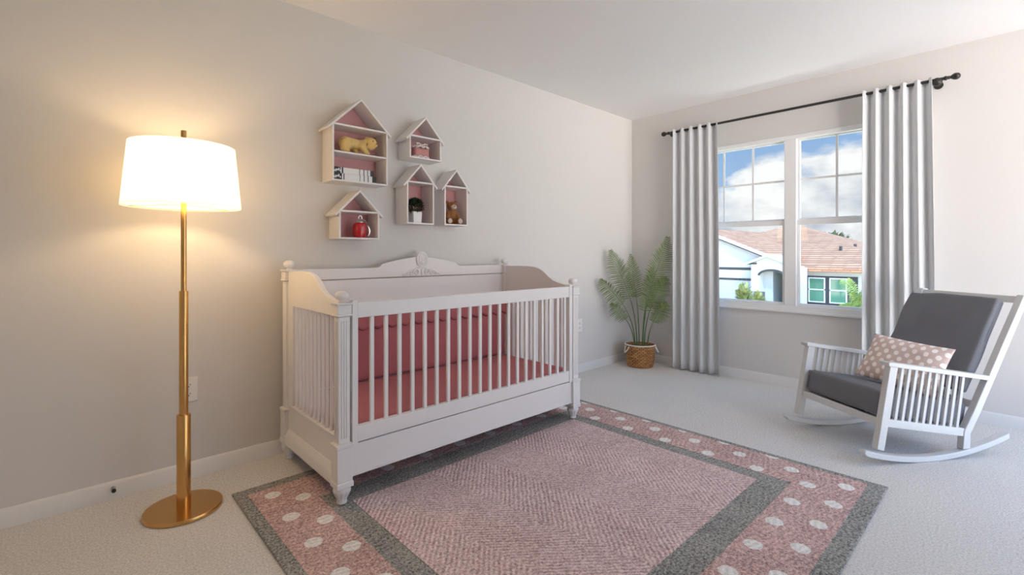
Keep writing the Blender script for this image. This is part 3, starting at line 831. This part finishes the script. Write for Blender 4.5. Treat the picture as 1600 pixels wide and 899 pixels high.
curtain(.856, .438, .862, .412, 'pale grey curtain panel behind the rocking chair', 5.1)

# ------------------------------------------------------------------ potted palm
PX, PY = 4.500, 2.785
palm = root('potted_palm', 'green palm in a woven basket, in the corner beside the curtain', 'plant', (PX, PY, 0))
bk = MB(); bk.lathe([(.120, .001), (.134, .006), (.141, .03), (.150, .10), (.157, .17), (.160, .232), (.155, .236), (.151, .225), (.146, .19)], seg=64, cap=False)
bk.lathe([(.01, .0015), (.1205, .0015)], seg=64, cap=False)
basket = part('basket', bk, 'basket', palm, label='tan woven basket')
m = MB(); m.tube([(.158 * math.cos(a), .158 * math.sin(a), .237) for a in [2 * PI * k / 56 for k in range(56)]], .0065, 8, closed=True); part('rim', m, 'rope', basket, label='white rope rim')
RT = Vector((.729, -.684, 0)); FW = Vector((.684, .729, 0))
for s in (-1, 1):
    ax = (RT * s - FW * .35).normalized(); tv = Vector((-ax.y, ax.x, 0))
    pts = []
    for k in range(21):
        t = k / 20; a = PI * t
        o = -.032 + .064 * t
        p = ax * (.158 + .028 * math.sin(a)) + tv * o * 1.0
        p.z = .222 - .060 * math.sin(a) ** .8
        pts.append(p)
    m = MB(); m.tube(pts, .0062, 8); part('handle', m, 'rope', basket, label='white rope handle')
m = MB(); m.lathe([(.001, .190), (.08, .196), (.147, .190)], seg=40, cap=False); part('soil', m, 'soil', palm)
def bez(p0, p1, p2, p3, t):
    u_ = 1 - t; return p0 * u_ ** 3 + p1 * 3 * u_ * u_ * t + p2 * 3 * u_ * t * t + p3 * t ** 3
def frond(base, tip, start_t, bow, width, nleaf, sd, droop=.0, mat='leaf', r0=.006, par=palm, world=True, name='frond', leafw=.0105):
    rn = random.Random(sd)
    b, t_ = Vector(base), Vector(tip)
    L = (t_ - b).length
    c1 = b + Vector((0, 0, 1)) * L * .52 + (t_ - b) * .01; c2 = t_ - (t_ - b).normalized() * L * .34 + Vector((0, 0, 1)) * L * bow * .7
    P = [bez(b, c1, c2, t_, k / 40) for k in range(41)]
    m = MB(); m.mi = 0
    m.tube(P, [r0 * (1 - .8 * k / 40) for k in range(41)], 6)
    m.mi = 1
    # leaflets stand in the plane that faces the room
    for k in range(nleaf):
        f = start_t + (1 - start_t) * (k / (nleaf - 1))
        x = f * 40; i = min(39, int(x)); p = P[i].lerp(P[i + 1], x - i)
        tg = (P[min(40, i + 2)] - P[max(0, i - 1)]).normalized()
        fr = FW - tg * FW.dot(tg); fr.normalize(); sd_ = tg.cross(fr).normalized()
        g = (f - start_t) / (1 - start_t)
        ln = width * (math.sin(PI * min(1, .25 + .70 * g ** 1.15)) ** .8) * rn.uniform(.88, 1.1)
        for s in (-1, 1):
            d = (sd_ * s * 1.0 + tg * (.50 + .95 * g * g) - fr * rn.uniform(-.05, .35)).normalized()
            pts = []
            n = 5
            for q in range(n + 1):
                w_ = q / n
                pts.append(p + d * ln * w_ + Vector((0, 0, -1)) * ln * (.20 + droop) * w_ * w_)
            side = d.cross(fr + Vector((rn.uniform(-.3, .3), rn.uniform(-.3, .3), rn.uniform(-.2, .2)))).normalized()
            prevv = None
            for q, pt in enumerate(pts):
                w_ = q / n; hw = leafw * (math.sin(PI * min(.98, .15 + .8 * w_))) * .5 + .0003
                row = (m.v(pt + side * hw), m.v(pt - fr * hw * .5), m.v(pt - side * hw))
                if prevv:
                    m.face([prevv[0], row[0], row[1], prevv[1]]); m.face([prevv[1], row[1], row[2], prevv[2]])
                prevv = row
    return part(name, m, ['stem', mat], par, world=world, sharp=80)
zb = .19
def bp(o, d): return (PX + RT.x * o + FW.x * d, PY + RT.y * o + FW.y * d, zb)
frond(bp(.030, -.01), (4.694, 2.572, 1.368), .34, .06, .160, 30, 1)          # tall right
frond(bp(-.030, .01), (4.215, 2.960, 1.231), .40, .10, .145, 27, 2)         # upper left
frond(bp(.004, .05), (4.50, 2.90, 1.185), .46, .04, .115, 22, 3)             # behind, middle
frond(bp(-.055, -.01), (4.075, 2.985, .935), .50, .16, .110, 23, 4, .15)     # left, drooping
frond(bp(-.070, -.04), (4.20, 2.935, .675), .52, .18, .095, 16, 5, .2)       # low left
frond(bp(.052, .02), (4.660, 2.585, .950), .45, .12, .135, 25, 6)          # right
frond(bp(.072, -.03), (4.622, 2.555, .690), .45, .14, .115, 20, 7, .15)     # low right
frond(bp(.012, -.05), (4.545, 2.665, 1.05), .38, .04, .125, 25, 8)            # front middle

# ------------------------------------------------------------------ rocking chair (local: x back, y across, z up)
CR = root('rocking_chair', 'pale grey slatted wooden rocking chair with charcoal cushions near the window', 'rocking chair', (3.572, .409, 0), math.radians(-34))
WD = .64
def rz(s_): return (s_ - .10) ** 2 / (2 * 1.55)
def mirror(y0, y1, near): return (y0, y1) if near else (WD - y1, WD - y0)
for near in (True, False):
    y0, y1 = mirror(-.004, .040, near)
    up = []; lo = []
    for k in range(33):
        s_ = -.335 + .995 * k / 32; lo.append((s_, rz(s_) + .0005)); up.append((s_ - .0, rz(s_) + .033))
    lo[0] = (lo[0][0] + .012, lo[0][1]); up[0] = (up[0][0] + .008, up[0][1]); 
    pts = lo + up[::-1] + [(-.340, rz(-.335) + .017)]
    part('rocker', MB().prism(pts, 'y', y0, y1), 'chair', CR, b=.004)
    y0, y1 = mirror(0, .038, near)
    part('front_leg', MB().prism([(-.252, .094), (-.206, .082), (-.112, .566), (-.163, .572)], 'y', y0, y1), 'chair', CR, b=.003)
    post_pts = [(.332, .056), (.381, .058), (.385, .146), (.462, .278), (.661, .658), (.815, .953), (.772, .957), (.612, .660), (.412, .280), (.343, .165)]
    part('back_post', MB().prism(post_pts, 'y', y0, y1), 'chair', CR, b=.003)
    y0, y1 = mirror(.006, .032, near)
    part('side_rail', MB().prism([(-.215, .222), (.37, .126), (.40, .168), (-.19, .262)], 'y', y0, y1), 'chair', CR, b=.002)
    y0, y1 = mirror(-.012, .050, near)
    arm = part('armrest', MB().prism([(-.185, .566), (-.188, .583), (-.182, .590), (.515, .482), (.512, .455)], 'y', y0, y1), 'chair', CR, b=.004)
    y0, y1 = mirror(.012, .026, near)
    for k in range(11):
        st = -.108 + (.455 - .108) * k / 10 * 1.0 - .0; sb = -.168 + .047 * k
        st = -.112 + .0465 * k
        zt = .580 - (st + .165) * .155; zbm = .252 - (sb + .2) * .162
        part('slat', MB().prism([(sb - .0095, zbm - .01), (sb + .0095, zbm - .012), (st + .0095, zt - .02), (st - .0095, zt - .018)], 'y', y0, y1), 'chair', arm, b=.002)
part('seat_rail', MB().prism([(-.212, .215), (-.186, .212), (-.180, .252), (-.206, .256)], 'y', .036, WD - .036), 'chair', CR, b=.002)
part('seat_rail', MB().prism([(.345, .125), (.371, .121), (.377, .160), (.351, .164)], 'y', .036, WD - .036), 'chair', CR, b=.002)
part('top_rail', MB().prism([(.760, .905), (.790, .905), (.805, .945), (.778, .948)], 'y', .036, WD - .036), 'chair', CR, b=.003)
br_ = part('lower_back_rail', MB().prism([(.432, .285), (.458, .285), (.476, .322), (.452, .325)], 'y', .036, WD - .036), 'chair', CR, b=.003)
for k in range(7):
    yc = .150 + (WD - .30) * k / 6
    part('back_slat', MB().prism([(.458, .315), (.472, .315), (.789, .915), (.776, .915)], 'y', yc - .016, yc + .016), 'chair', br_, b=.002)
for k in range(6):
    y0 = .06 + k * (WD - .12 - .06) / 5
    pass
CM = WM[CR.name]
def chair_thing(name, mb, mats, label, cat, Mloc, sharp=80):
    """a loose cushion: mesh in its own frame, placed by a matrix in the chair's frame"""
    me = finish(mb, name, mats, True, None, sharp)
    o = link(name, me); o.matrix_world = CM @ Mloc; WM[o.name] = CM @ Mloc
    return tag(o, label, cat)
# seat slats carry the cushion
m = MB()
for k in range(5):
    s0 = -.15 + k * .115; zt = .247 - (s0 + .2) * .162
    m.prism([(s0, zt - .014), (s0 + .06, zt - .024), (s0 + .06, zt - .010), (s0, zt)], 'y', .03, WD - .03)
part('seat_slats', m, 'chair', CR)
tilt = math.atan(.162)
m = MB(); soft_box(m, -.30, .30, -.275, .275, 0, .148, .022, (34, 32), .006, 2.0, .008)
seat = chair_thing('seat_cushion', m, 'cushion', 'charcoal grey box seat cushion on the rocking chair', 'cushion',
    Matrix.Translation((.105, WD / 2, .2145)) @ Matrix.Rotation(tilt, 4, 'Y'))
m = MB()
for yy in (-.275, .275):
    m.tube([(-.301, yy * .985, .012), (-.301, yy * .985, .136), (.28, yy * .985, .140)], .003, 6)
part('piping', m, 'cushion', seat)
lean = math.atan(.52)
m = MB(); soft_box(m, -.278, .278, 0, .622, -.030, .030, .013, (40, 44), .010, 8.0, .010)
# local frame of the back cushion: x across, y up the back, z towards the sitter
ux = Vector((0, -1, 0)); uy = Vector((math.sin(lean), 0, math.cos(lean))); uz = ux.cross(uy)
B = Matrix((( ux.x, uy.x, uz.x, 0), (ux.y, uy.y, uz.y, 0), (ux.z, uy.z, uz.z, 0), (0, 0, 0, 1)))
backc = chair_thing('back_cushion', m, 'cushion', 'charcoal grey tall back cushion leaning on the rocking chair slats', 'cushion', Matrix.Translation((.435, WD / 2 + .035, .37)) @ B)
m = MB(); m.tube([(-.273, .01, 0), (-.275, .3, 0), (-.272, .61, 0), (-.262, .618, 0), (0, .622, 0), (.262, .618, 0), (.272, .61, 0), (.275, .3, 0), (.273, .01, 0)], .0035, 6); part('piping', m, 'cushion', backc)
# dotted pillow
TL, TR_, BL, BR = Vector((.24, .45, .66)), Vector((.355, .055, .637)), Vector((.055, .45, .398)), Vector((.15, .05, .358))
ctr = (TL + TR_ + BL + BR) / 4
e1 = ((TR_ - TL) + (BR - BL)).normalized(); e2 = ((TL - BL) + (TR_ - BR)); e2 = (e2 - e1 * e2.dot(e1)).normalized(); e3 = e1.cross(e2)
hw, hh = .222, .164
def pill(sgn):
    def fn(u_, v_):
        a, b = 2 * u_ - 1, 2 * v_ - 1
        pinch = 1 - .05 * (1 - a * a) * abs(b) ** 3; pinch2 = 1 - .04 * (1 - b * b) * abs(a) ** 3
        t = .052 * (max(0, 1 - abs(a) ** 3.2) ** .7) * (max(0, 1 - abs(b) ** 3.2) ** .7)
        wr = .004 * noise.noise(Vector((a * 3, b * 3, sgn)))
        return (a * hw * pinch2, b * hh * pinch, sgn * (t + wr * (1 - a ** 6) * (1 - b ** 6)) + (.006 * a * b))
    return fn
m = MB(); m.grid(40, 30, pill(1)); m.grid(40, 30, pill(-1)); bmesh.ops.remove_doubles(m.bm, verts=m.bm.verts, dist=1e-5)
R4 = Matrix(((e1.x, e2.x, e3.x, 0), (e1.y, e2.y, e3.y, 0), (e1.z, e2.z, e3.z, 0), (0, 0, 0, 1)))
chair_thing('throw_pillow', m, 'dots', 'beige throw pillow with white polka dots on the rocking chair', 'pillow', Matrix.Translation(ctr) @ R4, 180)

# ------------------------------------------------------------------ outside: yard, neighbour's house, plants
GZ = -2.15
m = MB(); m.box(7, 120, -70, 90, GZ - .2, GZ); struct('ground', m, 'yard')
H = root('neighbour_house', 'white stucco house with a pinkish shingle roof, seen through the window', 'house', (26, 8, GZ))
# main body and its hip roof
m = MB(); m.box(27, 41, 3.6, 16.5, GZ, .45); m.box(26, 27.2, 4.9, 7.6, GZ, .45); part('wall', m, 'stucco', H, world=True)
def hip(x0, x1, y0, y1, z, ax0, ax1, ay, az, ov=.45, name='roof'):
    m = MB(); c = [m.v((x0 - ov, y0 - ov, z)), m.v((x1 + ov, y0 - ov, z)), m.v((x1 + ov, y1 + ov, z)), m.v((x0 - ov, y1 + ov, z))]
    lo = [m.v((v.co.x, v.co.y, z - .16)) for v in c]
    a, b = m.v((ax0, ay, az)), m.v((ax1, ay, az))
    m.face([c[0], c[3], a]); m.face([c[0], a, b, c[1]]); m.face([c[1], b, c[2]]); m.face([c[3], c[2], b, a])
    for k in range(4): m.face([c[k], c[(k + 1) % 4], lo[(k + 1) % 4], lo[k]])
    m.face(lo)
    return part(name, m, 'shingle', H, world=True, smooth=False)
rf = hip(27, 41, 3.6, 16.5, .52, 34, 35, 9.9, 3.06)
hip(26, 33, 5.0, 13.0, .50, 29.6, 34, 8.85, 2.08)
for (x, y, z) in ((29.0, 6.25, 1.30), (30.6, 5.95, 1.42), (31.0, 9.2, 2.32)):
    m = MB(); m.tube([(x, y, z - .3), (x, y, z + .28)], .07, 8); part('vent_pipe', m, 'dark_trim', rf, world=True)
m = MB(); m.box(31.5, 32.0, 14.1, 15.2, 1.7, 2.02); part('roof_vent', m, 'dark_trim', rf, world=True)
# windows of the wing
m = MB(); m.box(25.93, 26.0, 4.95, 7.02, -1.32, .14); ws = part('window_surround', m, 'dark_trim', H, world=True)
for y0, y1 in ((6.20, 6.89), (5.34, 6.03)):
    m = MB()
    for a, b, c, d in ((y0, y1, -1.11, -1.06), (y0, y1, .01, .065), (y0, y0 + .05, -1.06, .01), (y1 - .05, y1, -1.06, .01), (y0, y1, -.53, -.48)): m.box(25.88, 25.93, a, b, c, d)
    fr = part('window', m, 'window', H, world=True)
    m = MB(); m.box(25.905, 25.925, y0 + .04, y1 - .04, -1.08, .03); part('pane', m, 'house_glass', fr, world=True)
m = MB(); m.box(25.94, 26.0, 4.9, 7.6, GZ, -1.32); m.box(25.94, 26.0, 7.02, 7.6, -1.32, -.82); part('stone_skirt', m, 'stone', H, world=True)
# garage with a gable facing the street
ga = [(7.5, GZ), (14.6, GZ), (14.6, .75), (10.75, 2.37), (7.5, 1.02)]
m = MB(); m.prism(ga, 'x', 23, 25.5); part('garage_wall', m, 'stucco_shaded', H, world=True)
m = MB()
for s, ye in ((-1, 7.35), (1, 14.9)):
    zr = 2.47; ze = zr - .42 * abs(10.75 - ye)
    a = [(10.75, zr), (ye, ze), (ye, ze - .12), (10.75, zr - .12)]
    m.prism(a, 'x', 22.7, 32)
gr = part('garage_roof', m, 'shingle', H, world=True, smooth=False)
m = MB()
for ye in (7.35, 14.9):
    zr = 2.47; ze = zr - .42 * abs(10.75 - ye)
    m.prism([(10.75, zr + .01), (ye, ze + .01), (ye, ze - .14), (10.75, zr - .14)], 'x', 22.64, 22.70)
bg = part('barge_board', m, 'stucco', gr, world=True)
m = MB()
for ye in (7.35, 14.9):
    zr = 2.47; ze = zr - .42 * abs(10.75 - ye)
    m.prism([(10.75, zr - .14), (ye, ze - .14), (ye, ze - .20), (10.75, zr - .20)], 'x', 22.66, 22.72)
part('barge_dark_trim', m, 'dark_trim', bg, world=True)  # dark trim line along the rake
m = MB(); m.box(22.95, 23.0, 8.36, 14.0, GZ, .43); part('garage_front', m, 'stucco', H, world=True)
m = MB(); m.box(22.93, 22.99, 8.36, 14.2, .43, .55); part('belt_trim', m, 'dark_trim', H, world=True)
m = MB(); m.box(22.93, 22.96, 8.5, 13.5, GZ, -.05)
for k in range(1, 4): m.box(22.922, 22.93, 8.5, 13.5, GZ + .52 * k, GZ + .52 * k + .02)
part('garage_door', m, 'garage_door', H, world=True)
m = MB(); m.box(22.91, 22.96, 8.36, 13.7, -.05, .05); part('door_lintel', m, 'dark_trim', H, world=True)
# arched entry with its own little gable
m = MB()
yl, yr = 8.25, 6.75
arc = [(7.88, -.9 + GZ * 0 + .0)] 
cy_, ry = 7.40, .48
outer = [(yl, GZ), (yl, .80), (7.50, 1.10), (yr, .60), (yr, GZ)]
inner = [(cy_ - ry, GZ), (cy_ - ry, .22)] + [(cy_ - ry * math.cos(PI * k / 14), .22 + .20 * math.sin(PI * k / 14)) for k in range(15)] + [(cy_ + ry, GZ)]
m.prism([(yl, GZ), (yl, .80), (7.50, 1.10), (yr, .78), (yr, GZ)] + inner, 'x', 22.5, 22.9)
m.box(22.9, 25.2, 7.90, 8.25, GZ, .75); m.box(22.9, 25.2, 6.75, 6.86, GZ, .55); m.box(25.0, 25.2, 6.86, 7.90, GZ, .6); m.box(22.9, 25.2, 6.8, 8.0, .50, .56)
part('entry_wall', m, 'stucco', H, world=True)
m = MB()
arcp = [(cy_ - (ry + .0) * math.cos(PI * k / 14), .22 + .20 * math.sin(PI * k / 14)) for k in range(15)]
arco = [(cy_ - (ry + .07) * math.cos(PI * k / 14), .24 + .28 * math.sin(PI * k / 14)) for k in range(15)]
m.prism(arcp + arco[::-1], 'x', 22.44, 22.5); part('arch_trim', m, 'dark_trim', H, world=True)
m = MB()
for ye in (8.42, 6.70):
    zz = 1.13 - .42 * abs(7.50 - ye)
    m.prism([(7.50, 1.16), (ye, zz + .02), (ye, zz - .06), (7.50, 1.06)], 'x', 22.25, 24)
part('entry_roof', m, 'stucco', H, world=True, smooth=False)
m = MB(); m.box(24.92, 24.98, 6.86, 7.30, GZ, .25); part('front_door', m, 'dark_trim', H, world=True)
m = MB(); m.box(22.44, 22.5, 7.66, 8.1, GZ, -.49); part('stone_base', m, 'stone', H, world=True)
m = MB(); m.box(22.3, 22.5, 8.0, 8.36, .72, .78); part('soffit', m, 'dark_trim', H, world=True)

def leafy(name, label, cat, c, rad, n, ls, mat, sd, group=None):
    rn = random.Random(sd)
    r = root(name, label, cat, (c[0], c[1], GZ), group=group)
    m = MB()
    for k in range(n):
        d = Vector((rn.gauss(0, 1), rn.gauss(0, 1), rn.gauss(0, 1))).normalized() * rn.uniform(.35, 1)
        p = Vector((c[0] + d.x * rad[0], c[1] + d.y * rad[1], c[2] + d.z * rad[2]))
        leaf(m, p, d + Vector((rn.uniform(-.5, .5), rn.uniform(-.5, .5), rn.uniform(0, 1))), rn.uniform(.7, 1.3) * ls, ls * .28)
    part('foliage', m, mat, r, world=True)
    m = MB(); m.tube([(c[0], c[1], GZ), (c[0], c[1], c[2])], .03 + rad[0] * .06, 8); part('trunk', m, 'bark', r, world=True)
    return r
leafy('flowering_shrub', 'yellow-green shrub in front of the garage across the street', 'shrub', (20.6, 7.83, -.66), (.35, .24, .52), 240, .24, 'shrub', 1)
leafy('entry_shrub', 'low pale shrub growing beside the arched entry', 'shrub', (19.6, 6.95, -.66), (.28, .2, .28), 160, .2, 'shrub', 2)
leafy('far_tree', 'dark green tree top showing above the roof ridge', 'tree', (52, 12.2, 2.35), (1.6, 1.55, .55), 500, .5, 'tree', 3)
yp = root('yard_palm', 'bright green young palm standing in front of the house windows', 'palm', (23.6, 4.45, GZ))
m = MB(); m.tube([(23.6, 4.45, GZ), (23.6, 4.47, -1.4), (23.6, 4.46, -1.0)], [.11, .09, .06], 8); part('trunk', m, 'bark', yp, world=True)
for k in range(13):
    rn = random.Random(50 + k); a = 2 * PI * k / 13
    L = rn.uniform(.55, .95)
    tip = (23.6 + .7 * L * math.cos(a), 4.46 + L * .75 * math.sin(a), -.95 + rn.uniform(-.25, 1.2))
    frond((23.6, 4.46, -1.15), tip, .2, .25, .34, 16, 80 + k, .4, 'yard_palm', .02, yp, True, 'frond', .045)

# ------------------------------------------------------------------ light: sky with clouds, sun, the lamp's bulb
SKY = 1.0
wd = bpy.data.worlds.new('sky'); scn.world = wd; wd.use_nodes = True
nt = wd.node_tree; bg = nt.nodes['Background']
tc = N(nt, 'ShaderNodeTexCoord')
sep = N(nt, 'ShaderNodeSeparateXYZ'); nt.links.new(tc.outputs['Generated'], sep.inputs[0])
mp = N(nt, 'ShaderNodeMapping'); mp.inputs['Scale'].default_value = (1.0, 1.0, 1.7); mp.inputs['Location'].default_value = (.35, .15, .0)
nt.links.new(tc.outputs['Generated'], mp.inputs['Vector'])
n1 = N(nt, 'ShaderNodeTexNoise', i_Scale=4.6, i_Detail=10, i_Roughness=.5, i_Distortion=.15); nt.links.new(mp.outputs[0], n1.inputs['Vector'])
n2 = N(nt, 'ShaderNodeTexNoise', i_Scale=9, i_Detail=7); nt.links.new(mp.outputs[0], n2.inputs['Vector'])
z = sep.outputs[2]
# thicker cloud near the horizon, more blue higher up
cov = math_n(nt, 'ADD', n1.outputs['Fac'], math_n(nt, 'MULTIPLY_ADD', z, -.62, .17))
cr = N(nt, 'ShaderNodeValToRGB'); nt.links.new(cov, cr.inputs[0])
cr.color_ramp.elements[0].position = .495; cr.color_ramp.elements[1].position = .555
blue = N(nt, 'ShaderNodeValToRGB'); nt.links.new(z, blue.inputs[0])
blue.color_ramp.elements[0].position = 0; blue.color_ramp.elements[0].color = (*srgb(196, 220, 248), 1)
blue.color_ramp.elements[1].position = .38; blue.color_ramp.elements[1].color = (*srgb(112, 176, 246), 1)
cr2 = N(nt, 'ShaderNodeValToRGB'); nt.links.new(n2.outputs['Fac'], cr2.inputs[0])
cr2.color_ramp.elements[0].position = .36; cr2.color_ramp.elements[1].position = .58
cl = mixcol(nt, cr2.outputs[0], srgb(204, 212, 230), (1.22, 1.22, 1.22))
sky = mixcol(nt, cr.outputs[0], blue.outputs[0], cl)
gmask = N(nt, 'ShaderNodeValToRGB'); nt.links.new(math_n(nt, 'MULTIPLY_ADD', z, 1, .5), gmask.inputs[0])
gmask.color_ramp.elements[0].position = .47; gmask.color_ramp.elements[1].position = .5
full = mixcol(nt, gmask.outputs[0], (4.9, 4.6, 4.38), sky)  # overbright lower hemisphere added as fill light for the room
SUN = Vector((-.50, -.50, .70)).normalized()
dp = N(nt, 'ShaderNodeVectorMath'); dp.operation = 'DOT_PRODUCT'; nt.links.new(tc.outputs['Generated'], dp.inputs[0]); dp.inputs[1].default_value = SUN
glow = math_n(nt, 'POWER', math_n(nt, 'MAXIMUM', dp.outputs['Value'], 0.0), 2.0)     # sky brightened round the sun, added to light the room
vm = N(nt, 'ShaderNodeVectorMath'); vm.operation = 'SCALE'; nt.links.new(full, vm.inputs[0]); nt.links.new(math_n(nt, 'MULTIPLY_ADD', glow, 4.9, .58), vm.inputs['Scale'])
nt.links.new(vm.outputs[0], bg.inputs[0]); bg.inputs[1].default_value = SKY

sun = bpy.data.lights.new('sun', 'SUN'); sun.energy = 1.7; sun.angle = .01; sun.color = (1, .96, .9)
so = bpy.data.objects.new('sun', sun); C.objects.link(so)
so.rotation_euler = (-SUN).to_track_quat('-Z', 'Y').to_euler()
bulb = bpy.data.lights.new('lamp_bulb', 'POINT'); bulb.energy = 5.4; bulb.color = (1, .70, .38); bulb.shadow_soft_size = .045
bo = bpy.data.objects.new('lamp_bulb', bulb); C.objects.link(bo); bo.location = (LX + .05, LY, 1.57)

# ------------------------------------------------------------------ camera
cam = bpy.data.cameras.new('camera'); co = bpy.data.objects.new('camera', cam); C.objects.link(co)
cam.sensor_width = 36; cam.lens = 743.5 / 1600 * 36; cam.shift_y = -(449.5 - 396) / 1600
co.location = (0, 0, EYE); co.rotation_euler = (PI / 2, 0, math.radians(46.809 - 90))
cam.clip_start = .05; cam.clip_end = 300
scn.camera = co
vs = scn.view_settings
vs.view_transform = 'Standard'; vs.look = 'None'; vs.exposure = 0.62; vs.gamma = 1.0; vs.use_curve_mapping = False
scn.cycles.use_denoising = True
scn.cycles.max_bounces = 10; scn.cycles.diffuse_bounces = 6; scn.cycles.transparent_max_bounces = 12
